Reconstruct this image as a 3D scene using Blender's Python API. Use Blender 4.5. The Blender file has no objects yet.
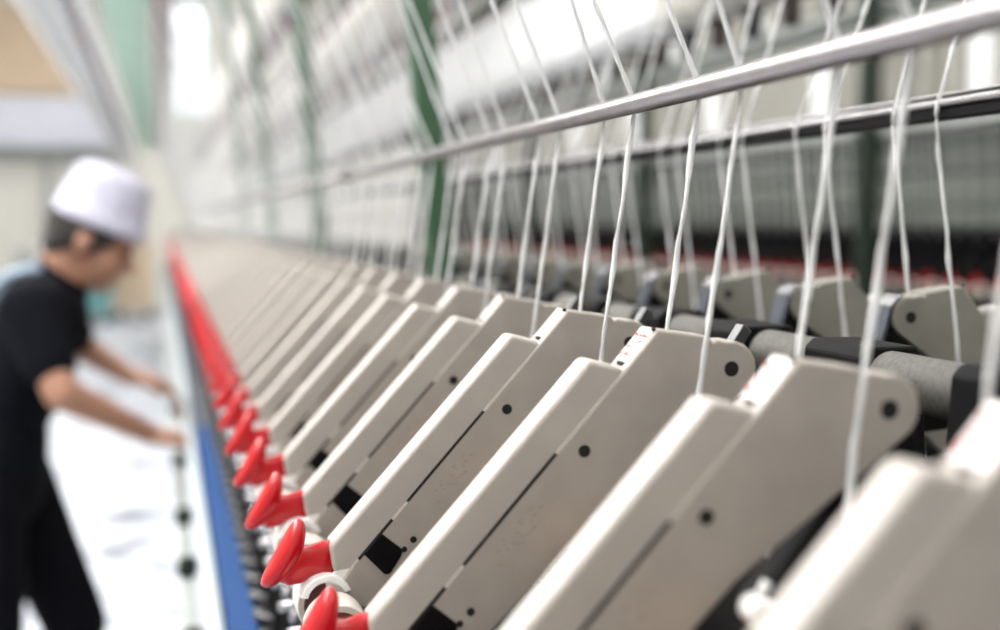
import bpy, bmesh, math, random
from mathutils import Vector, Matrix
random.seed(7)
C = bpy.context.scene.collection
CZ = 1.45            # camera height above the floor; machine heights below are given from eye level
P = 0.15             # pitch of the drafting arms
PI = math.pi

# ------------------------------------------------------------------ materials
def mat(name, col, rough=.5, metal=0., bump=0., bscale=300., var=0., vscale=20., spec=None, sheen=0.):
    m = bpy.data.materials.new(name); m.use_nodes = True
    nt = m.node_tree; b = nt.nodes['Principled BSDF']
    b.inputs['Base Color'].default_value = (*col, 1)
    b.inputs['Roughness'].default_value = rough
    b.inputs['Metallic'].default_value = metal
    if spec is not None: b.inputs['Specular IOR Level'].default_value = spec
    tc = nt.nodes.new('ShaderNodeTexCoord')
    if var > 0:
        n = nt.nodes.new('ShaderNodeTexNoise'); n.inputs['Scale'].default_value = vscale; n.inputs['Detail'].default_value = 5
        nt.links.new(tc.outputs['Object'], n.inputs['Vector'])
        r = nt.nodes.new('ShaderNodeValToRGB')
        r.color_ramp.elements[0].position = .3; r.color_ramp.elements[1].position = .7
        r.color_ramp.elements[0].color = (*[c*(1-var) for c in col], 1)
        r.color_ramp.elements[1].color = (*[min(1, c*(1+var)) for c in col], 1)
        nt.links.new(n.outputs['Fac'], r.inputs['Fac']); nt.links.new(r.outputs['Color'], b.inputs['Base Color'])
    if bump > 0:
        n2 = nt.nodes.new('ShaderNodeTexNoise'); n2.inputs['Scale'].default_value = bscale
        nt.links.new(tc.outputs['Object'], n2.inputs['Vector'])
        bp = nt.nodes.new('ShaderNodeBump'); bp.inputs['Strength'].default_value = bump; bp.inputs['Distance'].default_value = .001
        nt.links.new(n2.outputs['Fac'], bp.inputs['Height']); nt.links.new(bp.outputs['Normal'], b.inputs['Normal'])
    return m
def emit(name, col, s):
    m = bpy.data.materials.new(name); m.use_nodes = True
    nt = m.node_tree; nt.nodes.clear()
    e = nt.nodes.new('ShaderNodeEmission'); o = nt.nodes.new('ShaderNodeOutputMaterial')
    e.inputs['Color'].default_value = (*col, 1); e.inputs['Strength'].default_value = s
    nt.links.new(e.outputs[0], o.inputs[0]); return m

M = {}
M['arm'] = mat('arm_enamel', (.385, .345, .305), .42, 0, .12, 900, .05, 60)
M['cover'] = mat('cover_enamel', (.425, .385, .345), .38, 0, .10, 900, .03, 60)
M['black'] = mat('black_plastic', (.004, .0035, .004), .55, spec=.12)
M['hole'] = mat('hole_black', (.006, .004, .004), .8)
M['red'] = mat('red_plastic', (.47, .004, .009), .2, 0, .05, 400)
M['white_plastic'] = mat('white_plastic', (.80, .79, .77), .35)
M['cot'] = mat('roller_rubber', (.66, .60, .53), .5, 0, 0, 1, .04, 90)
M['core'] = mat('roller_core', (.10, .03, .025), .5)
M['steel'] = mat('polished_steel', (.38, .37, .38), .26, 1., .1, 700, .08, 60)
M['dark_steel'] = mat('dark_steel', (.10, .10, .10), .35, .9)
M['bar'] = mat('bar_steel', (.31, .29, .295), .33, 1., .1, 700, .08, 60)
M['galv'] = mat('grainy_tube', (.17, .165, .15), .42, .6, .5, 1200, .18, 300)
M['plate'] = mat('blue_grey_plate', (.045, .052, .072), .5, 0., .2, 500, .12, 120)
M['rear'] = mat('rear_arm_shaded_enamel', (.22, .21, .175), .42, 0, .12, 900, .06, 60)  # arm enamel darkened to olive, the rear row's shade put into the colour
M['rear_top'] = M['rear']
M['bobbin_c'] = mat('roving_grey', (.34, .33, .29), .9, 0, .6, 200, .10, 8)
M['label'] = mat('sticker_white', (.86, .84, .83), .55)
M['ink'] = mat('sticker_red_ink', (.70, .10, .09), .7)
M['smudge'] = mat('faded_print', (.33, .27, .22), .7)
M['thread'] = mat('cotton_thread', (.92, .92, .92), .9, 0, .9, 2500)
M['bobbin'] = mat('roving_white', (.90, .91, .92), .9, 0, .6, 200)
M['bobbin_b'] = mat('roving_beige', (.62, .60, .56), .9, 0, .6, 200, .08, 8)
M['tube_red'] = mat('bobbin_tube_red', (.17, .03, .03), .5)
M['tube_blue'] = mat('bobbin_tube_blue', (.03, .06, .16), .5)
M['green'] = mat('green_paint', (.032, .095, .042), .4, 0, 0, 1, .2, 8)
M['dgreen'] = mat('dark_green_paint', (.018, .026, .018), .6, spec=.2)
M['pgreen'] = mat('pale_green_paint', (.50, .72, .57), .5, 0, 0, 1, .06, 3)
M['blue'] = mat('blue_paint', (.014, .060, .19), .7, 0, .8, 120, .18, 40, spec=.15)
M['rail'] = mat('pale_rail', (.62, .70, .72), .35, .3)
M['greyframe'] = mat('grey_frame', (.42, .44, .42), .5, .2, 0, 1, .1, 9)
M['orange'] = mat('orange_apron', (.72, .36, .07), .5)
M['skin'] = mat('skin', (.36, .18, .115), .5, 0, .1, 300, .05, 30)
M['shirt'] = mat('black_cloth', (.004, .0045, .007), .95, 0, .3, 400, spec=.1)
M['collar'] = mat('blue_grey_cloth', (.30, .38, .48), .9)
M['trousers'] = mat('black_trousers', (.003, .003, .005), .95, spec=.1)
M['cap'] = mat('white_cap_cloth', (.50, .49, .59), .9, 0, .3, 200)
M['hair'] = mat('black_hair', (.015, .012, .010), .6, 0, .8, 600)
M['eye'] = mat('eye_dark', (.02, .015, .01), .2)
M['shoe'] = mat('shoe_black', (.02, .02, .02), .5)
M['wall'] = mat('wall_paint', (.74, .72, .66), .8, 0, 0, 1, .05, .7)
M['beige'] = mat('beige_panel', (.62, .48, .34), .7, 0, 0, 1, .05, 2)
M['lav'] = mat('lavender_duct', (.60, .61, .68), .6, 0, 0, 1, .05, 1)
M['ceil'] = mat('ceiling_paint', (.75, .75, .74), .9)
M['gband'] = mat('grey_green_panel', (.16, .175, .15), .7, 0, 0, 1, .25, 2.2)
M['teal'] = mat('teal_plastic', (.12, .30, .30), .5)
M['tube_light'] = emit('lamp_glow', (1., .985, .97), 11.)
# floor: pale polished concrete with dark stains of their own shape
fm = mat('floor_concrete', (.66, .68, .71), .62)
nt = fm.node_tree; b = nt.nodes['Principled BSDF']
tc = nt.nodes.new('ShaderNodeTexCoord')
n1 = nt.nodes.new('ShaderNodeTexNoise'); n1.inputs['Scale'].default_value = 3.2; n1.inputs['Detail'].default_value = 8
nt.links.new(tc.outputs['Object'], n1.inputs['Vector'])
r1 = nt.nodes.new('ShaderNodeValToRGB'); e = r1.color_ramp.elements
e[0].position = .34; e[0].color = (.14, .15, .17, 1); e[1].position = .47; e[1].color = (.47, .49, .53, 1)
nt.links.new(n1.outputs['Fac'], r1.inputs['Fac']); nt.links.new(r1.outputs['Color'], b.inputs['Base Color'])
M['floor'] = fm

# ------------------------------------------------------------------ helpers
def tag(o, label=None, cat=None, group=None, kind=None):
    if label: o['label'] = label
    if cat: o['category'] = cat
    if group: o['group'] = group
    if kind: o['kind'] = kind
    return o
def link(name, bm, mats, parent=None, loc=(0, 0, 0), smooth=False):
    me = bpy.data.meshes.new(name); bm.normal_update(); bm.to_mesh(me); bm.free()
    for m in (mats if isinstance(mats, (list, tuple)) else [mats]): me.materials.append(m)
    if smooth:
        for p in me.polygons: p.use_smooth = True
    o = bpy.data.objects.new(name, me); C.objects.link(o); o.location = loc
    if parent is not None: o.parent = parent
    return o
def empty(name, loc=(0, 0, 0), rz=0.):
    o = bpy.data.objects.new(name, None); C.objects.link(o); o.location = loc; o.rotation_euler = (0, 0, rz)
    o.empty_display_size = .05
    return o
def copy_tree(o, parent=None):
    c = o.copy(); C.objects.link(c)
    if parent is not None: c.parent = parent
    for ch in list(o.children): copy_tree(ch, c)
    return c
def box(bm, x0, x1, y0, y1, z0, z1, mi=0, bevel=0., seg=2):
    r = bmesh.ops.create_cube(bm, size=1)
    vs = r['verts']
    for v in vs:
        v.co = Vector(((x0+x1)/2+v.co.x*(x1-x0), (y0+y1)/2+v.co.y*(y1-y0), (z0+z1)/2+v.co.z*(z1-z0)))
    fs = {f for v in vs for f in v.link_faces}
    for f in fs: f.material_index = mi
    if bevel:
        bmesh.ops.bevel(bm, geom=list({e for f in fs for e in f.edges}), offset=bevel, segments=seg, affect='EDGES', profile=.5)
def prism(bm, pts, y0, y1, mi=0, bevel=0., seg=3, only_side=False):
    vs = [bm.verts.new((x, y0, z)) for x, z in pts]
    f = bm.faces.new(vs); f.material_index = mi
    r = bmesh.ops.extrude_face_region(bm, geom=[f])
    nv = [g for g in r['geom'] if isinstance(g, bmesh.types.BMVert)]
    for v in nv: v.co.y = y1
    allv = set(vs) | set(nv)
    fs = {f for v in allv for f in v.link_faces}
    for q in fs: q.material_index = mi
    bmesh.ops.recalc_face_normals(bm, faces=list(fs))
    if bevel:
        es = {e for q in fs for e in q.edges}
        if only_side: es = {e for e in es if abs(e.verts[0].co.y-e.verts[1].co.y) < 1e-6}
        bmesh.ops.bevel(bm, geom=list(es), offset=bevel, segments=seg, affect='EDGES', profile=.5, clamp_overlap=True)
def cyl(bm, a, b_, r0, r1=None, seg=20, mi=0, caps=True):
    a = Vector(a); b_ = Vector(b_); d = b_-a
    if r1 is None: r1 = r0
    q = d.to_track_quat('Z', 'Y').to_matrix().to_4x4()
    ra = [bm.verts.new(a+q@Vector((r0*math.cos(2*PI*i/seg), r0*math.sin(2*PI*i/seg), 0))) for i in range(seg)]
    rb = [bm.verts.new(b_+q@Vector((r1*math.cos(2*PI*i/seg), r1*math.sin(2*PI*i/seg), 0))) for i in range(seg)]
    for i in range(seg):
        f = bm.faces.new((ra[i], ra[(i+1) % seg], rb[(i+1) % seg], rb[i])); f.material_index = mi; f.smooth = True
    if caps:
        f = bm.faces.new(list(reversed(ra))); f.material_index = mi
        f = bm.faces.new(rb); f.material_index = mi
def lathe(bm, prof, axis='Z', seg=16, mis=None, off=(0, 0, 0)):
    rings = []
    for r, h in prof:
        ring = []
        for i in range(seg):
            a = 2*PI*i/seg; c, s = r*math.cos(a), r*math.sin(a)
            p = (c, s, h) if axis == 'Z' else (c, h, s)
            ring.append(bm.verts.new((p[0]+off[0], p[1]+off[1], p[2]+off[2])))
        rings.append(ring)
    fs = []
    for k in range(len(rings)-1):
        for i in range(seg):
            f = bm.faces.new((rings[k][i], rings[k][(i+1) % seg], rings[k+1][(i+1) % seg], rings[k+1][i]))
            f.material_index = mis[k] if mis else 0; f.smooth = True; fs.append(f)
    f = bm.faces.new(rings[0]); f.material_index = mis[0] if mis else 0; fs.append(f)
    f = bm.faces.new(rings[-1]); f.material_index = mis[-1] if mis else 0; fs.append(f)
    bmesh.ops.recalc_face_normals(bm, faces=fs)
def sweep(bm, pts, r, seg=8, twist=0., wob=0.):
    """tube along points, with a soft twisted cotton section"""
    n = len(pts); rings = []
    for k, p in enumerate(pts):
        p = Vector(p)
        t = (Vector(pts[min(k+1, n-1)])-Vector(pts[max(k-1, 0)])).normalized()
        q = t.to_track_quat('Z', 'Y').to_matrix()
        rr = r*(1+wob*random.uniform(-1, 1))
        ring = []
        for i in range(seg):
            a = 2*PI*i/seg+twist*k
            k2 = 1+.18*math.cos(2*2*PI*i/seg)
            ring.append(bm.verts.new(p+q@Vector((rr*k2*math.cos(a), rr*k2*math.sin(a), 0))))
        rings.append(ring)
    for k in range(n-1):
        for i in range(seg):
            f = bm.faces.new((rings[k][i], rings[k][(i+1) % seg], rings[k+1][(i+1) % seg], rings[k+1][i])); f.smooth = True
    bm.faces.new(rings[0][::-1]); bm.faces.new(rings[-1])

# ------------------------------------------------------------------ drafting arm (profile in X,Z at eye level = 0; origin at Y = 0)
HW = .012
BODY = [(.105, -.231), (.115, -.2165), (.1165, -.2155), (.239, -.0795), (.258, -.058), (.288, -.0625), (.291, -.0655), (.2935, -.0645)]
for k in range(0, 9):
    a = math.radians(100-k*20); BODY.append((.302+.0155*math.cos(a), -.081+.0155*math.sin(a)))
BODY += [(.230, -.152), (.180, -.202), (.130, -.250), (.115, -.246)]
def px(x, s): return (MIR-x) if s < 0 else x
MIR = .8384
def fp(pts, s): return [(px(x, s), z) for x, z in pts]

def arm_parts(s, dark=False):
    """returns list of (name, bmesh, materials, smooth) ; s = 1 front row, -1 mirrored"""
    out = []
    bm = bmesh.new()
    prism(bm, fp(BODY, s), -HW, HW, 0, .0016, 2, True)
    def disc(x, z, r):
        x = px(x, s)
        cyl(bm, (x, -HW-.0003, z), (x, HW+.0003, z), r, seg=24, mi=1)
    disc(.302, -.081, .0043); disc(.216, -.1225, .0034); disc(.153, -.205, .0022); disc(.147, -.211, .0019)
    # dark slots where cover and body meet
    L = Vector((.124, .136)).normalized()
    def slot(xa, xb, w=.0011):
        za = -.0795-(.239-xa)*1.1115; zb = -.0795-(.239-xb)*1.1115
        nx, nz = .743, -.669
        o = .0003
        pts = [(xa-nx*o, za-nz*o), (xb-nx*o, zb-nz*o), (xb+nx*w, zb+nz*w), (xa+nx*w, za+nz*w)]
        prism(bm, fp(pts, s), -HW-.0002, HW+.0002, 1)
    slot(.149, .200); slot(.117, .139, .0013)
    # small dimple at the back corner of the body
    cyl(bm, (px(.2565, s), -HW+.003, -.0592), (px(.2565, s), -HW+.003, -.0572), .0013, seg=10, mi=1)
    box(bm, *sorted((px(.2400, s), px(.2425, s))), -.005, .003, -.0785, -.0762, 1)
    # faded print on the flank
    rs = random.Random(3)
    for i in range(26):
        u = rs.uniform(0, .038); w = rs.uniform(0, .010)
        x = .163+u*.674+w*.74; z = -.176+u*.738-w*.67
        x = px(x, s)
        box(bm, x-.0011, x+.0011, -HW-.00008, -HW+.001, z-.0003, z+.0003, 2)
    out.append(('arm_body', bm, [M['arm'], M['hole'], M['smudge']], False))
    bm = bmesh.new()
    prism(bm, fp([(.099, -.206), (.2195, -.0735), (.239, -.0785), (.236, -.096), (.120, -.228), (.112, -.2225), (.1015, -.2235)], s), -.0105, .0105, 0, .0028, 3)
    out.append(('pressure_cover', bm, [M['cover']], False))
    bm = bmesh.new()
    prism(bm, fp([(.1205, -.2120), (.1318, -.1990), (.1460, -.2110), (.1450, -.2150), (.1375, -.2265), (.1340, -.2265)], s), -HW-.0012, HW+.0012, 0, .0012, 2)
    out.append(('spring_clip', bm, [M['black']], False))
    # handle: stem + paddle as one surface
    bm = bmesh.new()
    prof = [(.104, .0125, .0065), (.096, .0120, .0065), (.088, .0105, .0062), (.081, .0125, .0072), (.073, .0125, .0085), (.067, .009, .007)]
    rings = []
    for x, hz, hy in prof:
        zc = -.2165-(.104-x)*.08
        ring = []
        for i in range(16):
            a = 2*PI*i/16; c, s_ = math.cos(a), math.sin(a)
            ring.append(bm.verts.new((px(x, s), hy*math.copysign(abs(c)**.6, c), zc+hz*math.copysign(abs(s_)**.6, s_))))
        rings.append(ring)
    for k in range(len(rings)-1):
        for i in range(16): bm.faces.new((rings[k][i], rings[k][(i+1) % 16], rings[k+1][(i+1) % 16], rings[k+1][i]))
    bm.faces.new(rings[0]); bm.faces.new(rings[-1])
    r = bmesh.ops.create_uvsphere(bm, u_segments=28, v_segments=18, radius=1)
    ang = math.atan2(.045, .0265)
    ux, uz = math.cos(ang), math.sin(ang)
    for v in r['verts']:
        a, b2, c = v.co
        # long axis c, thickness a, width b
        a = math.copysign(abs(a)**.9, a)
        L_ = c*.0245; T = a*.0078; W = b2*.0118
        bend = .0035*(c*c)
        x = .0730+L_*ux*.98+(T-bend)*uz; z = -.2125+L_*uz-(T-bend)*ux
        v.co = Vector((px(x, s), W, z))
    bmesh.ops.recalc_face_normals(bm, faces=bm.faces[:])
    out.append(('lever_handle', bm, [M['red']], True))
    # front end plate, white
    bm = bmesh.new()
    prism(bm, fp([(.1190, -.2150), (.1135, -.2115), (.0965, -.2290), (.0985, -.2385), (.1075, -.2380)], s), -.010, -.001, 0, .0012, 2)
    out.append(('latch_plate', bm, [M['white_plastic']], False))
    for sg in (-1, 1):
        bm = bmesh.new()
        y0, y1 = sg*.016, sg*.046
        cx, cz = px(.1, s), -.2525
        lathe(bm, [(.0185, min(y0, y1)+.0005), (.0195, min(y0, y1)+.0025), (.0195, max(y0, y1)-.0025), (.0185, max(y0, y1)-.0005)], 'Y', 28, [0, 0, 0], (cx, 0, cz))
        ye = max(y0, y1) if sg > 0 else min(y0, y1)
        lathe(bm, [(.0148, min(y0, y1)-.0006), (.0148, max(y0, y1)+.0006)], 'Y', 24, [1], (cx, 0, cz))
        cyl(bm, (cx, 0, cz), (cx, y1+sg*.002, cz), .004, seg=12, mi=2)
        out.append(('top_roller', bm, [M['cot'], M['core'], M['steel']], False))
    bm = bmesh.new()
    arc = [(.0965+.0165*math.cos(math.radians(a)), -.2400+.0165*math.sin(math.radians(a))) for a in range(20, 175, 15)]
    arc += [(.0965+.0120*math.cos(math.radians(a)), -.2400+.0120*math.sin(math.radians(a))) for a in range(170, 15, -15)]
    prism(bm, fp(arc, s), -.0145, .0145, 0, .0008, 2, True)
    out.append(('roller_hook', bm, [M['white_plastic']], False))
    for sg in (-1, 1):
        bm = bmesh.new()
        y0, y1 = sorted((sg*.015, sg*.043))
        lathe(bm, [(.0125, y0), (.0135, y0+.002), (.0135, y1-.002), (.0125, y1)], 'Y', 20, [0, 0, 0], (px(.215, s), 0, -.195))
        cyl(bm, (px(.215, s), 0, -.195), (px(.215, s), sg*.047, -.195), .004, seg=10, mi=1)
        out.append(('back_roller', bm, [M['black'], M['steel']], False))
    bm = bmesh.new()
    prism(bm, fp([(.135, -.247), (.19, -.205), (.205, -.215), (.165, -.262), (.137, -.264)], s), -.040, .040, 0, .004, 2)
    out.append(('apron_cradle', bm, [M['black']], False))
    bm = bmesh.new()
    lathe(bm, [(.0105, -.052), (.012, -.050), (.012, -.028), (.0105, -.026)], 'Y', 22, [0, 0, 0], (px(.2155, s), 0, -.1815))
    out.append(('feed_roller', bm, [M['orange']], False))
    bm = bmesh.new()
    lathe(bm, [(.0045, -.046), (.0060, -.044), (.0060, -.034), (.0045, -.032)], 'Y', 16, [0, 0, 0], (px(.226, s), 0, -.1545))
    cyl(bm, (px(.226, s), -.039, -.150), (px(.230, s), -.039, -.143), .0022, seg=8)
    out.append(('tension_knob', bm, [M['white_plastic']], False))
    # bracket behind the pivot
    bm = bmesh.new()
    prism(bm, fp([(.314, -.084), (.327, -.122), (.345, -.150), (.300, -.170), (.240, -.165), (.285, -.118)], s), -.010, .010, 0, .001, 1)
    out.append(('mounting_bracket', bm, [M['black']], False))
    if s > 0: return out
    bm = bmesh.new()
    prism(bm, fp([(.3165, -.074), (.3195, -.0725), (.332, -.1175), (.329, -.1185)], s), -.0115, .0115, 0, .0006, 1)
    prism(bm, fp([(.3205, -.083), (.3215, -.0828), (.3295, -.108), (.3285, -.1085)], s), -.0065, .0065, 1, .0003, 1)
    prism(bm, fp([(.3075, -.0640), (.3130, -.0655), (.3195, -.0725), (.3165, -.074), (.3110, -.0685)], s), -.0115, .0115, 2, .0006, 1)
    out.append(('spring_plate', bm, [M['plate'], M['dark_steel'], M['steel']], False))
    return out
def make_arm(name, s):
    root = empty(name)
    for nm, bm, ms, sm in arm_parts(s):
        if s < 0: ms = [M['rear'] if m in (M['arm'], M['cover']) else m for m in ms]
        link(nm, bm, ms, root, smooth=sm)
    return root
def joined_arm(name, s, dark=False):
    """the same arm as one mesh for copies only a few pixels high"""
    me = bpy.data.meshes.new(name); acc = bmesh.new(); mats = []
    for nm, bm, ms, sm in arm_parts(s):
        if nm in ('back_roller', 'feed_roller', 'tension_knob', 'latch_plate') : bm.free(); continue
        base = len(mats); mats += ms
        for f in bm.faces: f.material_index += base; f.smooth = sm
        t = bpy.data.meshes.new('t'); bm.to_mesh(t); bm.free(); acc.from_mesh(t); bpy.data.meshes.remove(t)
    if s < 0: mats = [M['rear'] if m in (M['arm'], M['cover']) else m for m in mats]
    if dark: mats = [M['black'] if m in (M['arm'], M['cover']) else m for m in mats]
    acc.to_mesh(me); acc.free()
    for m in mats: me.materials.append(m)
    o = bpy.data.objects.new(name, me); C.objects.link(o)
    return o

YF = lambda n: .462+P*(n-1)      # centre of front arm n (n=1: second from the right edge of the photo)
ORD = {0: 'nearest and most blurred', 1: 'second from the right edge', 2: 'third from the right edge, red-printed sticker',
       3: 'fourth from the right edge, sharpest, no sticker', 4: 'fifth from the right edge', 5: 'sixth from the right edge', 6: 'seventh from the right edge', 7: 'eighth from the right edge',
       8: 'ninth from the right edge', 9: 'tenth from the right edge', 10: 'eleventh from the right edge', 11: 'twelfth from the right edge'}
NDET = 26; NF = 98
proto = make_arm('drafting_arm', 1)
def sticker(root):
    bm = bmesh.new()
    # lies on the sloping back end of the body
    p0 = Vector((.2425, 0, -.0757)); p1 = Vector((.2570, 0, -.0587)); d = (p1-p0); n = Vector((-d.z, 0, d.x)).normalized()
    vs = []
    for (q, y) in ((p0, -.0095), (p0, .0095), (p1, .0095), (p1, -.0095)):
        vs.append(q+Vector((0, y, 0)))
    lo = [bm.verts.new(v-n*.0002) for v in vs]; hi = [bm.verts.new(v+n*.0003) for v in vs]
    bm.faces.new(lo[::-1]); bm.faces.new(hi)
    for i in range(4): bm.faces.new((lo[i], lo[(i+1) % 4], hi[(i+1) % 4], hi[i]))
    rs = random.Random(5)
    dn = d.normalized()
    for row in range(4):
        for k in range(5):
            if rs.random() < .12: continue
            c = p0+dn*(.0045+row*.0042)+Vector((0, -.0070+k*.0035, 0))+n*.00045
            for j in range(4):
                a = rs.uniform(0, PI); h = Vector((dn.x*math.cos(a)*.0013, math.sin(a)*.0013, dn.z*math.cos(a)*.0013))
                w = Vector((-dn.x*math.sin(a)*.0005, math.cos(a)*.0005, -dn.z*math.sin(a)*.0005))
                cc = c+Vector((dn.x*rs.uniform(-.0012, .0012), rs.uniform(-.0012, .0012), dn.z*rs.uniform(-.0012, .0012)))+n*.00001*j
                f = bm.faces.new([bm.verts.new(cc+h+w), bm.verts.new(cc-h+w), bm.verts.new(cc-h-w), bm.verts.new(cc+h-w)]); f.material_index = 1
    o = link('sticker', bm, [M['label'], M['ink']], root)
    o['label'] = 'white sticker printed in small red characters'
    return o
far = joined_arm('drafting_arm', 1)
ARMGAP = {}
for n in range(0, NF+1):
    if n == 0: r = proto
    elif n <= NDET: r = copy_tree(proto)
    elif n == NDET+1: r = far
    else: r = far.copy(); C.objects.link(r)
    r.name = 'drafting_arm'
    r.location = (0, YF(n)+(.006 if n == 0 else 0), CZ)
    if n in ORD:
        tag(r, 'beige red-handled drafting arm of the near row, '+ORD[n], 'drafting arm', 'near row of drafting arms')
    elif n <= NDET:
        tag(r, 'beige drafting arm with red handle in the softly blurred middle of the near row', 'drafting arm', 'near row of drafting arms, middle stretch')
    else:
        tag(r, 'tiny blurred drafting arm towards the vanishing end of the near row', 'drafting arm', 'near row of drafting arms, far stretch')
arms = [o for o in C.objects if o.parent is None and o.name.startswith('drafting_arm')]
for o in arms:
    if abs(o.location.y-YF(1)) < .01 or abs(o.location.y-YF(2)) < .01 or o.location.y < YF(1)-.05: sticker(o)

# rear row: mirrored arms seen from behind
YR = lambda k: .787+P*k
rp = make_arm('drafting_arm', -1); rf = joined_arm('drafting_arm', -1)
RO = ['rightmost one fully in view', 'second from the right', 'third from the right', 'fourth from the right', 'fifth from the right', 'sixth from the right']
for k in range(-1, 70):
    if k == -1: r = rp
    elif k < 12: r = copy_tree(rp)
    elif k == 12: r = rf
    else: r = rf.copy(); C.objects.link(r)
    r.name = 'drafting_arm'; r.location = (0, YR(k), CZ+.010)
    if -1 < k < 6: tag(r, 'rear-row drafting arm with blue-grey spring plate, '+RO[k], 'drafting arm', 'rear row of drafting arms')
    elif k == -1: tag(r, 'drafting arm of the rear row just at the right edge of the photo', 'drafting arm', 'rear row of drafting arms')
    else: tag(r, 'blurred drafting arm of the rear row farther left than the sixth', 'drafting arm', 'rear row of drafting arms, far stretch')

# ------------------------------------------------------------------ shaft, saddles, guide bars
def ybar(name, x, z, r, y0, y1, m, label, cat, seg=24, sub=1):
    bm = bmesh.new(); cyl(bm, (x, y0, CZ+z), (x, y1, CZ+z), r, seg=seg)
    return tag(link(name, bm, m), label, cat)
YE = 15.6
ybar('support_tube', .42, -.0935, .0165, -.3, YE, M['galv'], 'grainy grey metal support tube running between the two arm rows', 'tube')
bm = bmesh.new()
prism(bm, [(.398, CZ-.080), (.403, CZ-.0745), (.437, CZ-.0745), (.442, CZ-.08), (.447, CZ-.155), (.43, CZ-.2), (.33, CZ-.2), (.33, CZ-.135), (.395, CZ-.12)], -.032, .032, 0, .002, 2)
cyl(bm, (.42, -.034, CZ-.15), (.42, .034, CZ-.15), .006, seg=12, mi=1)
sad = link('saddle_clamp', bm, [M['black'], M['dark_steel']])
for k in range(0, 60):
    o = sad if k == 0 else sad.copy()
    if k: C.objects.link(o)
    o.name = 'saddle_clamp'; o.location = (0, .357+.15*k, 0)
    tag(o, 'black saddle clamp gripping the grey support tube between the arm rows', 'clamp', 'saddle clamps on the support tube')
# small shiny latch levers behind arms 2..
bm = bmesh.new()
prism(bm, [(.318, -.082), (.323, -.086), (.338, -.066), (.332, -.061)], -.005, .005, 0, .001, 2)
prism(bm, [(.314, -.088), (.322, -.092), (.332, -.080), (.324, -.076)], -.008, .008, 0, .001, 2)
lv = link('release_lever', bm, M['dark_steel'])
for k in range(2, 14):
    o = lv if k == 2 else lv.copy()
    if k > 2: C.objects.link(o)
    o.name = 'release_lever'; o.location = (0.004, YF(k)+.045, CZ)
    tag(o, 'small slanted metal release lever behind the back end of a near-row arm', 'lever', 'metal release levers')

BX, BZ, BR = .29, .0745, .0062
bm = bmesh.new()
yj = 1.93
bar_root = empty('thread_guide_bar', (BX, 0, CZ+BZ))
tag(bar_root, 'polished steel guide bar crossing above the near row of arms', 'bar')
bm = bmesh.new(); cyl(bm, (0, -.3, 0), (0, yj, 0), BR, seg=32); link('rod', bm, M['bar'], bar_root)
bm = bmesh.new(); cyl(bm, (0, yj, 0), (0, YE, 0), BR*.95, seg=24); link('rod', bm, M['bar'], bar_root)
for i, y in enumerate([yj, yj+2.8, yj+5.6, yj+8.4]):
    bm = bmesh.new(); cyl(bm, (0, y-.012, 0), (0, y+.012, 0), .0095, seg=20)
    cyl(bm, (0, y, -.004), (.0, y, -.0), .006, seg=10)
    link('collar', bm, M['dark_steel'], bar_root)
RBX = MIR-BX
rb = empty('thread_guide_bar', (RBX, 0, CZ+.080)); tag(rb, 'dark guide bar with a bright upper edge above the rear row of arms', 'bar')
bm = bmesh.new(); box(bm, -.004, .008, -.3, YE, -.006, .002, 0, .001, 1); link('flat_rail', bm, M['black'], rb)
bm = bmesh.new(); cyl(bm, (-.003, -.3, .005), (-.003, YE, .005), .0033, seg=16); link('rod', bm, M['steel'], rb)
bm = bmesh.new(); cyl(bm, (.012, -.3, .0135), (.012, YE, .0135), .0018, seg=12); link('rod', bm, M['steel'], rb)

# ------------------------------------------------------------------ threads
def thread_mesh(s, tilt, seed, ytop, zt=.80):
    rs = random.Random(seed); pts = []
    xb, zb = BX+BR+.0014, BZ
    n = 14
    foot = (.263 if s > 0 else .262, -.19)
    for i in range(n):          # foot to bar
        t = i/(n-1)
        bow = .0022*math.sin(PI*t)*rs.choice((-1, 1)) if i in (0,) else 0
        x = foot[0]+(xb-foot[0])*t**1.05; z = foot[1]+(zb-.006-foot[1])*t
        pts.append((x+rs.uniform(-.0005, .0005), rs.uniform(-.0006, .0006), z))
    pts.append((xb, 0, zb)); pts.append((xb-.0012, 0, zb+.0065))
    for i in range(1, 12):
        t = i/11.
        pts.append((xb-.0012-tilt*(zt-zb)*t+rs.uniform(-.0005, .0005), ytop*t+rs.uniform(-.0005, .0005), zb+.0065+(zt-zb)*t))
    # finer sampling by linear interpolation so the twist reads
    P2 = []
    for a, b2 in zip(pts[:-1], pts[1:]):
        A, B = Vector(a), Vector(b2); m = max(1, int((B-A).length/.012))
        for j in range(m): P2.append(A.lerp(B, j/m))
    P2.append(Vector(pts[-1]))
    if s < 0: P2 = [Vector((MIR-p.x, p.y, p.z+.004)) for p in P2]
    bm = bmesh.new(); sweep(bm, P2, .00165, 6, .9, .10)
    me = bpy.data.meshes.new('yarn_strand'); bm.to_mesh(me); bm.free(); me.materials.append(M['thread'])
    return me
def strands(s, count, ys, near, zt):
    vars_ = [thread_mesh(s, t, i+11*(s > 0), yt, zt) for i, (t, yt) in enumerate([(.40, .02), (.36, -.03), (.43, .04), (.38, 0.), (.41, -.02), (.35, .03)])] if s > 0 else \
            [thread_mesh(s, t, i+50, yt, zt) for i, (t, yt) in enumerate([(.30, .02), (.34, -.03), (.27, .03), (.32, 0.), (.36, -.02), (.29, .01)])]
    for i in range(count):
        y = ys(i)
        o = bpy.data.objects.new('yarn_strand', vars_[(i*5+i//3) % 6]); C.objects.link(o)
        o.location = (0, y, CZ)
        yield i, o
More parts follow.
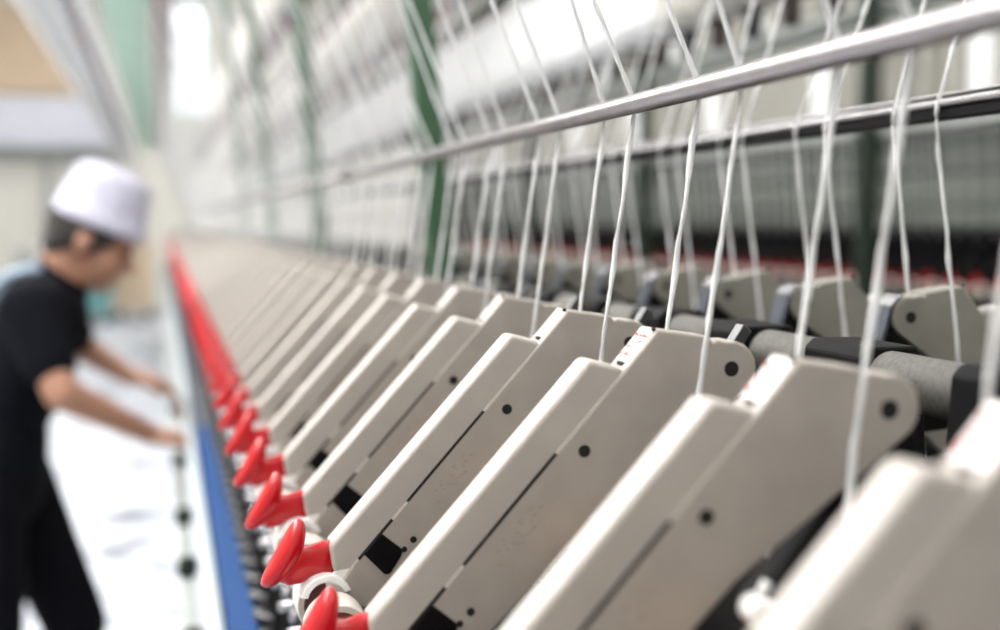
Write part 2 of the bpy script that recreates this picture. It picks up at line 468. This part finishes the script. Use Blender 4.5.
words2 = ['first', 'second', 'third', 'fourth', 'fifth', 'sixth', 'seventh', 'eighth', 'ninth', 'tenth', 'eleventh', 'twelfth', 'thirteenth', 'fourteenth']
words = ['first', 'second', 'third', 'fourth', 'fifth', 'sixth', 'seventh', 'eighth', 'ninth', 'tenth', 'eleventh', 'twelfth']
def yf(i): return (.020 if i == 1 else 0)+YF(i//2)+(-.026 if i % 2 == 0 else .027)+random.uniform(-.002, .002)
NFT = 190
for i, o in strands(1, NFT, yf, 14, .80):
    if i < 14:
        tag(o, 'white yarn strand over the steel bar, %s among them from the right' % words2[i], 'yarn', 'yarn strands of the near row')
    else: tag(o, 'white yarn strand in the crowded blurred stretch of the steel bar', 'yarn', 'yarn strands of the near row, far stretch')
def yr(i): return YR(i//2)-.0+(-.028 if i % 2 == 0 else .022)+random.uniform(-.002, .002)
for i, o in strands(-1, 90, yr, 10, .80):
    if i < 12: tag(o, 'thin white yarn strand kinking at the dark rear bar, %s from the right' % words[i], 'yarn', 'yarn strands of the rear row')
    else: tag(o, 'blurred white yarn strand of the rear row beyond the twelfth', 'yarn', 'yarn strands of the rear row, far stretch')

# ------------------------------------------------------------------ machine bed, rollers, spindles, rails
fr = empty('spinning_frame', (0, 0, 0)); tag(fr, 'long two-sided spinning frame carrying the arms, black bed over grey panels', 'machine')
bm = bmesh.new(); box(bm, .13, .71, -.4, YE, CZ-.36, CZ-.285, 0, .004, 1); link('bed', bm, M['black'], fr)
bm = bmesh.new(); box(bm, .19, .65, -.4, YE, .10, CZ-.36, 0, .004, 1); link('side_panel', bm, M['greyframe'], fr)
bm = bmesh.new()
for y in [i*1.4 for i in range(12)]: box(bm, .2, .64, y-.05, y+.05, 0, .10)
link('foot_row', bm, M['dark_steel'], fr)
for x, z, r in ((.108, -.281, .0125), (.165, -.276, .0125), (.235, -.222, .0125), (MIR-.108, -.281, .0125), (MIR-.235, -.222, .0125)):
    bm = bmesh.new(); cyl(bm, (x, -.4, CZ+z), (x, YE, CZ+z), r, seg=20); link('bottom_roller', bm, M['steel'], fr)
bm = bmesh.new(); box(bm, .12, .25, -.4, YE, CZ-.30, CZ-.284); link('roller_beam', bm, M['black'], fr)
bm = bmesh.new()
prism(bm, [(.061, CZ-.452), (.095, CZ-.446), (.095, CZ-.470), (.061, CZ-.470)], -.4, 2.7, 0, .002, 1)
tag(link('ring_rail', bm, M['blue']), 'blue painted ring rail running below the red handles', 'rail')
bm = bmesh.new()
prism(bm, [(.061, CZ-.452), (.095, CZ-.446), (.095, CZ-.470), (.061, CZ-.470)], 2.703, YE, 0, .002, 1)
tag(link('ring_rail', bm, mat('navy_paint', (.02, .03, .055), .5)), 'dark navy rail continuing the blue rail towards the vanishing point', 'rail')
bm = bmesh.new()
box(bm, .044, .059, -.4, YE, CZ-.475, CZ-.448, 0, .003, 2)
tag(link('front_rail', bm, M['rail']), 'pale metal front rail beside the blue rail at the aisle', 'rail')
bm = bmesh.new(); box(bm, .097, .14, -.4, YE, CZ-.475, CZ-.452, 0, .002, 1); link('spindle_rail', bm, M['black'], fr)
bm = bmesh.new(); box(bm, .142, .188, -.4, YE, CZ-.52, CZ-.36, 0, .003, 1); link('spindle_backing', bm, M['black'], fr)
# spindle
sp = empty('spindle', (0, 0, 0))
bm = bmesh.new(); lathe(bm, [(.006, -.60), (.011, -.58), (.013, -.50), (.014, -.45), (.012, -.43), (.006, -.40), (.0045, -.375)], 'Z', 14); link('spindle_blade', bm, M['black'], sp, smooth=True)
bm = bmesh.new(); lathe(bm, [(.0055, -.380), (.0066, -.374), (.0055, -.366)], 'Z', 12); link('tip', bm, M['steel'], sp, smooth=True)
bm = bmesh.new(); lathe(bm, [(.018, -.446), (.025, -.446), (.025, -.438), (.018, -.438)], 'Z', 18); link('ring', bm, M['dark_steel'], sp)
for i in range(0, 150):
    r = sp if i == 0 else (copy_tree(sp) if i < 40 else None)
    if r is None: break
    r.name = 'spindle'; r.location = (.116, .45+.075*i, CZ)
    tag(r, 'black spindle with bright tip below the rollers, blue rail beside it', 'spindle', 'row of spindles under the near arms')
dv = bmesh.new(); cyl(dv, (.096, 0, -.352), (.128, 0, -.350), .0045, seg=12); box(dv, .122, .142, -.028, .028, -.40, -.345, 1, .004, 1)
dvo = link('yarn_guide', dv, [M['steel'], M['black']])
for i in range(0, 60):
    o = dvo if i == 0 else dvo.copy()
    if i: C.objects.link(o)
    o.name = 'yarn_guide'; o.location = (0, .49+.075*i, CZ)
    tag(o, 'short bright yarn guide finger sticking out over the spindles', 'guide', 'yarn guide fingers')
# grey frame strip and knobs on the aisle side
bm = bmesh.new(); box(bm, .016, .042, -.4, YE, CZ-.60, CZ-.575, 0, .003, 1)
tag(link('lower_rail', bm, M['greyframe']), 'grey lower rail on the aisle side with dark knobs', 'rail')
kb = bmesh.new(); lathe(kb, [(.011, 0), (.017, .004), (.017, .026), (.012, .032), (.004, .034)], 'Z', 16)
kbo = link('knob', kb, M['dgreen'], smooth=True)
for i in range(5):
    o = kbo if i == 0 else kbo.copy()
    if i: C.objects.link(o)
    o.name = 'knob'; o.location = (.030, (1.62, 1.98, 2.33, 2.9, 3.7)[i], CZ-.575)
    tag(o, 'small dark knob on the grey aisle rail', 'knob', 'dark knobs along the aisle rail')

# ------------------------------------------------------------------ posts and creel
def post(x, y, z0, z1, w, m, label, lean=.1, group=None):
    r = empty('creel_post', (x, y, 0)); tag(r, label, 'post', group)
    bm = bmesh.new()
    zt = z1-z0
    pts = [(-w/2, z0), (w/2, z0), (w/2-lean*zt, z1), (-w/2-lean*zt, z1)]
    prism(bm, pts, -w/2, w/2, 0, .004, 2)
    link('column', bm, m, r)
    bm = bmesh.new(); box(bm, -w*.8, w*.8, -w*.8, w*.8, z0-.012, z0, 0, .002, 1)
    for sx in (-1, 1):
        for sy in (-1, 1): cyl(bm, (sx*w*.62, sy*w*.62, z0), (sx*w*.62, sy*w*.62, z0+.012), .006, seg=6)
    link('base_plate', bm, m, r)
    return r
pn = ['nearest', 'second', 'third', 'fourth', 'fifth', 'sixth', 'seventh', 'eighth', 'ninth']
PROOT = []
for i in range(4):
    PROOT.append(post(.425, 1.78+1.4*i, CZ-.273, CZ+1.30, .038, M['green'], 'leaning green painted creel post, %s from the camera' % pn[i], .085, 'green creel posts'))
for i in range(4):
    post(2.84, 4.43+2.4*i, 0.012, CZ+1.5, .07, M['dgreen'], 'dark green post of the next machine, %s from the camera' % pn[i], 0, 'posts of the next machine')

def bobbin_mesh(wood, body, h, r, top=True):
    bm = bmesh.new()
    prof = [(.014, -.05), (.016, -.02), (.016, 0), (r*.55, 0), (r*.97, h*.12), (r, h*.2), (r, h*.8), (r*.97, h*.88), (r*.55, h), (.016, h), (.016, h+.03), (.013, h+.055)]
    lathe(bm, prof, 'Z', 18, [0, 0, 0, 1, 1, 1, 1, 1, 0, 0, 0])
    me = bpy.data.meshes.new('roving_bobbin'); bm.to_mesh(me); bm.free()
    me.materials.append(wood); me.materials.append(body); return me
def row(x, z, h, r, pitch, y0, y1, where, grp, nind, body=None, bodyf=None, tubes=None):
    """the nearest nind bobbins stand alone, the far rest of the row goes into the common far mass"""
    ms = {}
    n = 0; y = y0
    while y < y1:
        tb = (tubes or (M['tube_red'], M['tube_blue']))[0 if (n*7 % 5) < 3 else 1]
        bd = bodyf(y) if bodyf else body
        k = (tb.name, bd.name)
        if k not in ms: ms[k] = bobbin_mesh(tb, bd, h, r)
        if n >= nind:
            FAR.append((ms[k], (x, y, CZ+z), n*1.3)); n += 1; y += pitch; continue
        o = bpy.data.objects.new('roving_bobbin', ms[k]); C.objects.link(o)
        o.location = (x, y, CZ+z); o.rotation_euler = (0, 0, n*1.3)
        col = 'grey' if bd == M['bobbin_c'] else 'beige' if bd == M['bobbin_b'] else ('white' if bd == M['bobbin'] else 'dark')
        tag(o, col+' roving bobbin '+where, 'bobbin', grp+', '+col)
        n += 1; y += pitch
FAR = []
BR_ = (mat('bobbin_tube_brown', (.05, .035, .03), .6), mat('bobbin_tube_dark', (.03, .03, .04), .6))
row(1.00, .37, .24, .064, .132, 1.0, 16, 'in the bright blurred row behind the green posts', 'bobbins behind the green posts', 62, bodyf=lambda y: M['bobbin_b'] if y < 2.25 else M['bobbin'], tubes=BR_)
row(.84, .66, .26, .062, .135, 2.2, 16, 'hanging in the upper row behind the green posts', 'bobbins hanging in the upper row', 55, body=M['bobbin_b'])
row(.46, .75, .28, .062, .15, 3.0, 16, 'hanging high in the creel over the machine middle', 'bobbins high over the machine middle', 45, body=M['bobbin_b'])
row(-.45, .80, .42, .074, .148, 4.2, 18, 'hanging high over the aisle at upper left', 'bobbins high over the aisle', 45, body=M['bobbin'], tubes=(M['white_plastic'], M['white_plastic']))
row(.035, .84, .16, .034, .085, 4.2, 14.5, 'with little roving left, along the pale green beam', 'nearly empty bobbins by the green beam', 20, body=M['tube_red'])
row(-.315, .84, .14, .020, .26, 4.2, 14.5, 'with little roving left, beside the white row over the aisle', 'nearly empty bobbins beside the white row', 15, body=M['bobbin'])
def crail(x, z, w, h, m, lab, y0=1.0):
    bm = bmesh.new(); box(bm, x-w/2, x+w/2, y0, YE, CZ+z, CZ+z+h, 0, .003, 1)
    return tag(link('creel_rail', bm, m), lab, 'rail')
crail(1.00, .664, .03, .02, M['dgreen'], 'dark rail the bright row of bobbins hangs from')
crail(.84, .974, .03, .02, M['dgreen'], 'dark rail carrying the upper bobbin row behind the posts')
crail(.46, 1.084, .03, .02, M['dgreen'], 'dark rail above the bobbins over the machine middle')
crail(-.44, 1.273, .03, .02, M['white_plastic'], 'white rail above the white bobbins over the aisle')
crail(-.315, 1.032, .03, .02, M['white_plastic'], 'white rail above the nearly empty bobbins beside the white row')
crail(.035, 1.052, .03, .02, M['dgreen'], 'dark rail above the nearly empty bobbins')
crail(-.13, .90, .19, .03, M['pgreen'], 'broad pale green creel beam pointing down the aisle')
crail(-.005, .795, .012, .012, M['steel'], 'thin steel creel rod the near yarn comes down from', -.2)
crail(MIR+.02, .795, .012, .012, M['steel'], 'thin steel creel rod the rear yarn comes down from', -.2)
for i in range(4):
    y = 1.78+1.4*i
    bm = bmesh.new(); box(bm, -.46, 1.02, y-.012, y+.012, CZ+1.30, CZ+1.325)
    for x, z in ((1.0, .686), (.84, .995), (.46, 1.105), (-.44, 1.29), (-.315, 1.05), (.035, 1.07), (-.13, .93)): box(bm, x-.006, x+.006, y-.006, y+.006, CZ+z, CZ+1.301)
    bmesh.ops.translate(bm, verts=bm.verts[:], vec=(-.425, -y, 0))
    link('creel_arm', bm, M['dgreen'], PROOT[i])

# ------------------------------------------------------------------ the next machine
nm = empty('spinning_frame', (0, 0, 0)); tag(nm, 'next spinning frame beyond the far aisle, dark and blurred', 'machine')
bm = bmesh.new(); box(bm, 3.22, 3.7, 2.0, YE, .0, CZ-.02, 0, .01, 1); link('dark_body', bm, M['black'], nm)
bm = bmesh.new(); box(bm, 3.30, 3.6, 2.0, YE, CZ-.02, CZ+.46, 0, .01, 1); link('grey_panel', bm, M['gband'], nm)
for z in (.06, .20, .33):
    bm = bmesh.new(); cyl(bm, (3.1, 2.0, CZ+z), (3.1, YE, CZ+z), .012, seg=10); link('rod', bm, M['dgreen'] if z != .20 else M['black'], nm)
bm = bmesh.new(); box(bm, 3.0, 3.22, 2.0, YE, CZ-.36, CZ-.285); link('bed', bm, M['black'], nm)
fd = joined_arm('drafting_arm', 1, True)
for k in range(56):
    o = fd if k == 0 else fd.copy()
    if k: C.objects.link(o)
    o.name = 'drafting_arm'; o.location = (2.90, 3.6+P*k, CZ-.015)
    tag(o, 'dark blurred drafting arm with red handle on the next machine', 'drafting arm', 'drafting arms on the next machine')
row(3.14, .47, .34, .066, .17, 3.4, 14.5, 'standing in the row on the next machine', 'bobbins on the next machine', 32, bodyf=lambda y: M['bobbin'] if int(y*5.9) % 7 == 3 else M['bobbin_c'])
row(3.2, 1.0155, .36, .07, .19, 3.4, 14.5, 'in the top row on the next machine', 'top row of bobbins on the next machine', 26, bodyf=lambda y: M['bobbin'] if int(y*5.3) % 6 == 2 else M['bobbin_c'])
crailx = bmesh.new(); box(crailx, 3.0, 3.3, 2.0, YE, CZ+.94, CZ+.965); link('bobbin_shelf', crailx, M['greyframe'], nm)
crailx = bmesh.new(); box(crailx, 3.04, 3.30, 2.0, YE, CZ+.395, CZ+.42); link('bobbin_shelf', crailx, M['greyframe'], nm)
acc = bmesh.new(); fm_ = []
for me, loc, rz in FAR:
    t = me.copy(); t.transform(Matrix.Translation(loc) @ Matrix.Rotation(rz, 4, 'Z'))
    idx = []
    for m in me.materials:
        if m not in fm_: fm_.append(m)
        idx.append(fm_.index(m))
    for p in t.polygons: p.material_index = idx[p.material_index]
    acc.from_mesh(t); bpy.data.meshes.remove(t)
tag(link('roving_bobbin', acc, fm_), 'mass of tiny roving bobbins towards the vanishing end of the creel rows', 'bobbin', None, 'stuff')
ty = bpy.data.meshes.new('yarn_strand')
bm = bmesh.new(); cyl(bm, (3.08, 0, -.05), (3.04, 0, .44), .0028, seg=6); bm.to_mesh(ty); bm.free(); ty.materials.append(M['thread'])
for k in range(70):
    o = bpy.data.objects.new('yarn_strand', ty); C.objects.link(o); o.location = (0, 3.6+.11*k, CZ)
    tag(o, 'blurred pale yarn strand in front of the grey panel of the next machine', 'yarn', 'yarn strands of the next machine')

# ------------------------------------------------------------------ person
def rcone(bm, a, b2, ra, rb_, seg=20):
    """tapered capsule"""
    a = Vector(a); b2 = Vector(b2)
    cyl(bm, a, b2, ra, rb_, seg)
    for p, r in ((a, ra), (b2, rb_)):
        bmesh.ops.create_uvsphere(bm, u_segments=seg, v_segments=12, radius=r, matrix=Matrix.Translation(p))
def ell(bm, c, r, rot=None):
    mtx = Matrix.Translation(c)
    if rot: mtx = mtx @ rot
    bmesh.ops.create_uvsphere(bm, u_segments=24, v_segments=16, radius=1, matrix=mtx @ Matrix.Diagonal((*r, 1)))
def blob(name, bm, m, parent, vox=.006, sm=6, label=None):
    for f in bm.faces: f.smooth = True
    o = link(name, bm, m, parent, smooth=True)
    md = o.modifiers.new('remesh', 'REMESH'); md.mode = 'VOXEL'; md.voxel_size = vox; md.use_smooth_shade = True
    s = o.modifiers.new('smooth', 'SMOOTH'); s.factor = .5; s.iterations = sm
    if label: o['label'] = label
    return o
PY = 2.86
def PT(x, y, z): return (x, PY+y, z)
bm = bmesh.new()
tilt = Matrix.Rotation(math.radians(24), 4, 'Y')     # head bowed towards +X
hc = Vector(PT(-.150, 0, 1.412))
def H(x, y, z): return hc+(tilt @ Vector((x, y, z)))
ell(bm, H(-.008, 0, .02), (.094, .074, .092), tilt)
ell(bm, H(.030, 0, -.035), (.056, .055, .072), tilt)
ell(bm, H(.052, 0, -.088), (.026, .026, .020), tilt)        # chin
rcone(bm, H(.086, 0, -.002), H(.103, 0, -.034), .008, .0125, 12)   # nose
ell(bm, H(.088, 0, -.034), (.010, .017, .007), tilt)
ell(bm, H(.082, 0, -.061), (.010, .021, .006), tilt); ell(bm, H(.081, 0, -.071), (.009, .018, .006), tilt)   # lips
ell(bm, H(.083, 0, .022), (.012, .05, .009), tilt)                 # brow
for sy in (-1, 1):
    ell(bm, H(.055, sy*.043, -.03), (.022, .016, .022), tilt)
    ell(bm, H(-.012, sy*.077, -.014), (.017, .008, .030), tilt)    # ears
rcone(bm, PT(-.215, 0, 1.315), H(-.035, 0, -.055), .056, .052)
# torso under the shirt
rcone(bm, PT(-.255, 0, 1.25), PT(-.36, 0, .95), .085, .085)
# arms
def arm(sy, sh, el, wr, hand_dir, grip):
    rcone(bm, sh, el, .043, .037); rcone(bm, el, wr, .037, .024)
    w = Vector(wr); d = Vector(hand_dir).normalized()
    side = Vector((0, 1, 0)); up = d.cross(side).normalized()
    palm = w+d*.045
    rot = d.to_track_quat('X', 'Z').to_matrix().to_4x4()
    ell(bm, palm, (.050, .041, .016), rot)
    rcone(bm, w, palm, .023, .020, 12)
    lens = [.060, .070, .074, .064] if sy < 0 else [.064, .074, .070, .060]
    for i in range(4):
        b0 = palm+d*.038+side*((i-1.5)*.0205)
        a1 = b0+d*lens[i]*.45-up*grip*.30*lens[i]
        a2 = a1+d*lens[i]*.28-up*grip*.8*lens[i]*.5
        a3 = a2+d*lens[i]*.10-up*grip*lens[i]*.5
        rcone(bm, b0, a1, .0092, .0086, 10); rcone(bm, a1, a2, .0086, .0078, 10); rcone(bm, a2, a3, .0078, .0068, 10)
    ts = side*(-sy)
    t0 = palm-d*.012+ts*.030; t1 = t0+d*.030+ts*.022-up*.010; t2 = t1+d*.028-up*.012
    rcone(bm, t0, t1, .012, .0105, 10); rcone(bm, t1, t2, .0105, .0085, 10)
arm(-1, PT(-.272, -.165, 1.265), PT(-.205, -.235, 1.095), PT(-.030, -.12, .980), (1, .12, -.26), 1)
arm(1, PT(-.262, .165, 1.265), PT(-.20, .235, 1.15), PT(-.085, .19, 1.075), (1, -.05, -.22), 1)
# legs
for hip, kn, an in ((PT(-.36, .085, .88), PT(-.215, .095, .50), PT(-.33, .10, .09)), (PT(-.39, -.085, .88), PT(-.385, -.10, .49), PT(-.50, -.11, .09))):
    rcone(bm, hip, kn, .075, .052); rcone(bm, kn, an, .050, .035)
    a = Vector(an); rcone(bm, a, a+Vector((.06, 0, -.035)), .034, .03)
person = blob('person', bm, M['skin'], None, .0055, 4)
tag(person, 'person in black short-sleeved shirt and white cap bending over the machine', 'person')
bm = bmesh.new()
ell(bm, PT(-.262, 0, 1.235), (.105, .175, .10), Matrix.Rotation(math.radians(18), 4, 'Y'))
ell(bm, PT(-.315, 0, 1.11), (.108, .165, .17), Matrix.Rotation(math.radians(16), 4, 'Y'))
ell(bm, PT(-.36, 0, .96), (.108, .158, .15))
rcone(bm, PT(-.255, 0, 1.27), PT(-.225, 0, 1.295), .085, .066)
for sy in (-1, 1):
    sh = Vector(PT(-.272+.01*(sy > 0), sy*.155, 1.265)); el = Vector(PT(-.205+.015*(sy > 0), sy*.235, 1.085+.045*(sy > 0)))
    rcone(bm, sh, sh.lerp(el, .62), .066, .056); rcone(bm, PT(-.265, sy*.06, 1.27), sh, .075, .064)
blob('shirt', bm, M['shirt'], person, .008, 5)
bm = bmesh.new()
lathe(bm, [(.060, -.012), (.066, -.010), (.063, .022), (.059, .022)], 'Z', 28, [0, 0, 0])
o = link('collar', bm, M['shirt'], person, smooth=True); o.location = PT(-.222, 0, 1.318); o.rotation_euler = (0, math.radians(35), 0)
for sy in (-1, 1):
    bm = bmesh.new()
    pts = [PT(-.252, sy*.075, 1.352), PT(-.325, sy*.085, 1.335), PT(-.375, sy*.09, 1.27), PT(-.41, sy*.09, 1.15)]
    sweep(bm, pts, .013, 8)
    o = blob('shoulder_strap', bm, M['collar'], person, .006, 2, 'pale blue-grey strap across the back')
bm = bmesh.new()
ell(bm, PT(-.375, 0, .88), (.115, .165, .13))
for hip, kn, an in ((PT(-.35, .082, .86), PT(-.215, .095, .50), PT(-.33, .10, .12)), (PT(-.39, -.082, .86), PT(-.385, -.10, .49), PT(-.50, -.11, .12))):
    rcone(bm, hip, kn, .098, .074); rcone(bm, kn, an, .072, .056)
blob('trousers', bm, M['trousers'], person, .008, 5)
for an in (PT(-.33, .10, .09), PT(-.50, -.11, .09)):
    bm = bmesh.new(); a = Vector(an)
    ell(bm, a+Vector((.07, 0, -.048)), (.125, .048, .038)); ell(bm, a+Vector((0, 0, -.03)), (.05, .043, .05))
    bmesh.ops.bisect_plane(bm, geom=bm.verts[:]+bm.edges[:]+bm.faces[:], plane_co=(0, 0, .004), plane_no=(0, 0, -1), clear_outer=True)
    link('shoe', bm, M['shoe'], person, smooth=True)
bm = bmesh.new()
ell(bm, H(-.016, 0, .022), (.096, .080, .090), tilt); ell(bm, H(-.062, 0, -.03), (.040, .062, .045), tilt)
for sy in (-1, 1): ell(bm, H(.028, sy*.066, .028), (.022, .012, .026), tilt)
ell(bm, H(.070, 0, .048), (.026, .062, .018), tilt)
o = blob('hair', bm, M['hair'], person, .007, 3)
bm = bmesh.new()
for sy in (-1, 1): ell(bm, H(.0815, sy*.030, .002), (.009, .012, .008), tilt)
link('eyes', bm, M['eye'], person, smooth=True)
bm = bmesh.new()
lathe(bm, [(.088, .030), (.097, .030), (.101, .034), (.101, .050), (.098, .054), (.094, .10), (.088, .135), (.080, .152), (.060, .163), (.03, .168), (.004, .169)], 'Z', 36)
for v in bm.verts:
    v.co.y *= .9
    if v.co.z < .055 and v.co.x > .05: v.co.x *= 1.12
    v.co = tilt @ Vector((v.co.x-.006, v.co.y, v.co.z))
    v.co = v.co+hc
link('cap', bm, M['cap'], person, smooth=True)

# ------------------------------------------------------------------ things at the far end of the aisle
def cart(x, y, w, d, h, m, lab):
    r = empty('laundry_cart', (x, y, 0)); tag(r, lab, 'cart', 'carts in the aisle')
    bm = bmesh.new()
    o_ = [(-w/2, -d/2), (w/2, -d/2), (w/2, d/2), (-w/2, d/2)]
    lo = [bm.verts.new((a*.9, b_*.9, .14)) for a, b_ in o_]; hi = [bm.verts.new((a, b_, h)) for a, b_ in o_]
    hi2 = [bm.verts.new((a*.93, b_*.93, h)) for a, b_ in o_]; lo2 = [bm.verts.new((a*.84, b_*.84, .17)) for a, b_ in o_]
    bm.faces.new(lo[::-1]); bm.faces.new(lo2)
    for i in range(4):
        j = (i+1) % 4
        bm.faces.new((lo[i], lo[j], hi[j], hi[i])); bm.faces.new((hi[i], hi[j], hi2[j], hi2[i])); bm.faces.new((hi2[i], hi2[j], lo2[j], lo2[i]))
    link('bin', bm, m, r)
    bm = bmesh.new(); ell(bm, Vector((0, 0, h-.03)), (w*.42, d*.42, .14)); link('yarn_heap', bm, M['bobbin_b'] if m != M['beige'] else M['beige'], r, smooth=True)
    for a, b_ in o_:
        bm = bmesh.new(); cyl(bm, (a*.75, b_*.75-.02, .05), (a*.75, b_*.75+.02, .05), .05, seg=16); box(bm, a*.75-.012, a*.75+.012, b_*.75-.03, b_*.75+.03, .09, .145); link('caster', bm, M['black'], r)
cart(-1.05, 18.2, .7, .9, .95, M['teal'], 'teal cart heaped with yarn far down the aisle behind the worker')
cart(-.42, 19.0, .6, .9, 1.15, M['beige'], 'tall beige cart farthest down the aisle')
cart(-1.75, 20.4, .9, .9, 1.0, M['greyframe'], 'grey cart at the far wall behind the worker')

# ------------------------------------------------------------------ the room
def st(name, bm, m, smooth=False): o = link(name, bm, m, smooth=smooth); o['kind'] = 'structure'; return o
X0, X1, Y0, Y1, ZT = -6, 7.5, -4.0, 22.0, 5.6
bm = bmesh.new(); box(bm, X0, X1, Y0, Y1, -.12, 0); st('floor', bm, M['floor'])
bm = bmesh.new(); box(bm, X0, X1, Y0, Y1, ZT, ZT+.15); st('ceiling', bm, M['ceil'])
bm = bmesh.new(); box(bm, X0-.2, X0, Y0, Y1, 0, ZT); st('wall_left', bm, M['wall'])
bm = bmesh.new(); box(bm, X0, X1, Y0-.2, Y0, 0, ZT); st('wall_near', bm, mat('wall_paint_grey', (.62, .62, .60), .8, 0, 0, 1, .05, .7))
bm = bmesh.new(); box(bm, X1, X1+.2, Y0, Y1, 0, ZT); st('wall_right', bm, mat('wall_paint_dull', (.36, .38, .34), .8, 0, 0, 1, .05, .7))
# far wall with window openings
op = [(-5.4, -3.6, 3.4, 5.1), (.25, .85, 3.3, 5.3)]
bm = bmesh.new()
box(bm, X0, X1, Y1, Y1+.2, 0, 3.3); box(bm, X0, X1, Y1, Y1+.2, 5.3, ZT)
xs = [X0]+[v for a in op for v in a[:2]]+[X1]
for i in range(0, len(xs), 2): box(bm, xs[i], xs[i+1], Y1, Y1+.2, 3.3, 5.3)
for a in op:
    if a[2] > 3.3: box(bm, a[0], a[1], Y1, Y1+.2, 3.3, a[2])
    if a[3] < 5.3: box(bm, a[0], a[1], Y1, Y1+.2, a[3], 5.3)
st('wall_far', bm, M['wall'])
glass = mat('window_glass', (1, 1, 1), .02); glass.node_tree.nodes['Principled BSDF'].inputs['Transmission Weight'].default_value = 1
glass.node_tree.nodes['Principled BSDF'].inputs['IOR'].default_value = 1.02
for i, a in enumerate(op):
    bm = bmesh.new(); t = .05
    box(bm, a[0], a[1], Y1+.04, Y1+.12, a[2], a[2]+t); box(bm, a[0], a[1], Y1+.04, Y1+.12, a[3]-t, a[3])
    for x in (a[0], (a[0]+a[1])/2-t/2, a[1]-t): box(bm, x, x+t, Y1+.04, Y1+.12, a[2], a[3])
    box(bm, a[0], a[1], Y1+.05, Y1+.11, (a[2]+a[3])/2-.02, (a[2]+a[3])/2+.02)
    w = st('window_%d' % (i+1), bm, M['pgreen'])
    bm = bmesh.new(); box(bm, a[0], a[1], Y1+.075, Y1+.085, a[2], a[3]); link('pane', bm, glass, w)
bm = bmesh.new(); box(bm, -3.4, -1.35, Y1-.08, Y1, 3.62, 5.12, 0, .02, 1)
for x in (-2.65, -2.0): box(bm, x-.02, x+.02, Y1-.095, Y1-.07, 3.62, 5.12)
tag(link('wall_panel', bm, M['beige']), 'beige board panel high on the far wall at the left edge', 'panel')
bm = bmesh.new(); box(bm, -4.6, -.8, Y1-.55, Y1-.05, 2.70, 3.50, 0, .03, 2)
for x in (-3.0, -2.0, -1.1): box(bm, x-.03, x+.03, Y1-.57, Y1-.03, 2.68, 3.52)
tag(link('air_duct', bm, M['lav']), 'pale lavender air duct below the beige panel on the far wall', 'duct')
bm = bmesh.new(); box(bm, -5.4, -.4, Y1-.12, Y1, 2.48, 2.64); tag(link('wall_beam', bm, M['greyframe']), 'grey horizontal beam under the lavender duct', 'beam')
for i, x in enumerate((-1.85, -1.15)):
    bm = bmesh.new(); box(bm, x-.07, x+.07, Y1-.2, Y1-.02, 0, 2.48, 0, .01, 1)
    tag(link('wall_pillar', bm, M['greyframe']), 'grey pillar on the far wall, %s of the two' % ('left' if i == 0 else 'right'), 'pillar', 'far wall pillars')
# ceiling lamps, then the fill lights added over the aisle
lamp = empty('ceiling_or_fill_light')
bm = bmesh.new(); box(bm, -.20, .20, -1.0, 1.0, .0, .07, 0, .01, 1); link('housing', bm, M['white_plastic'], lamp)
bm = bmesh.new(); box(bm, -.185, .185, -.97, .97, -.03, .001, 0, .01, 1); link('diffuser', bm, M['tube_light'], lamp)
first = True
for x in (-4.2, -2.4, -.7, 1.0, 2.6, 4.2, 5.9):
    for y in (-2.6, .6, 3.0, 5.6, 8.2, 10.8, 13.4, 16.0, 19.0):
        o = lamp if first else copy_tree(lamp); first = False
        o.name = 'ceiling_or_fill_light'; o.location = (x, y, ZT-.08)
        tag(o, 'long white fluorescent ceiling light', 'ceiling light', 'ceiling lights')
fill_glow = emit('fill_light_glow', (1., .985, .97), 24.)
for x in (-1.15, -2.3):  # added fill lights, out of view, brightening the arm tops from upper left
    for y in (1.3, 3.5, 5.7, 7.9):
        o = copy_tree(lamp); o.name = 'ceiling_or_fill_light'; o.location = (x, y, 3.55); o.rotation_euler = (0, math.radians(-14), 0)
        bm = bmesh.new()
        for yy in (-.7, .7): cyl(bm, (0, yy, .06), (0, yy, ZT-3.55), .006, seg=8)
        h = link('hanging_rod', bm, M['white_plastic'], o); h.rotation_euler = (0, math.radians(14), 0)
        for c_ in o.children:
            if c_.name.startswith('diffuser'): c_.data = c_.data.copy(); c_.data.materials[0] = fill_glow
        tag(o, 'fill light added out of view over the aisle to brighten the arm tops', 'ceiling light', 'fill lights added over the aisle')
w = bpy.data.worlds.new('World'); bpy.context.scene.world = w; w.use_nodes = True
w.node_tree.nodes['Background'].inputs[0].default_value = (.90, .95, 1.0, 1); w.node_tree.nodes['Background'].inputs[1].default_value = 2.0

# ------------------------------------------------------------------ camera
f, vx, vy = 1200., 161., 222.
phi = math.atan2(315-vy, f); th = math.atan((500-vx)/f*math.cos(phi))
cd = bpy.data.cameras.new('camera'); cam = bpy.data.objects.new('camera', cd); C.objects.link(cam)
cam.location = (0, 0, CZ); cam.rotation_euler = (PI/2-phi, 0, -th)
cd.sensor_width = 36; cd.lens = 36*f/1000; cd.clip_start = .02; cd.clip_end = 100
cd.dof.use_dof = True; cd.dof.focus_distance = .73; cd.dof.aperture_fstop = 3.0
bpy.context.scene.camera = cam
sc = bpy.context.scene
sc.view_settings.view_transform = 'Standard'; sc.view_settings.look = 'None'; sc.view_settings.exposure = 0.1; sc.view_settings.gamma = 1
sc.view_settings.use_curve_mapping = False
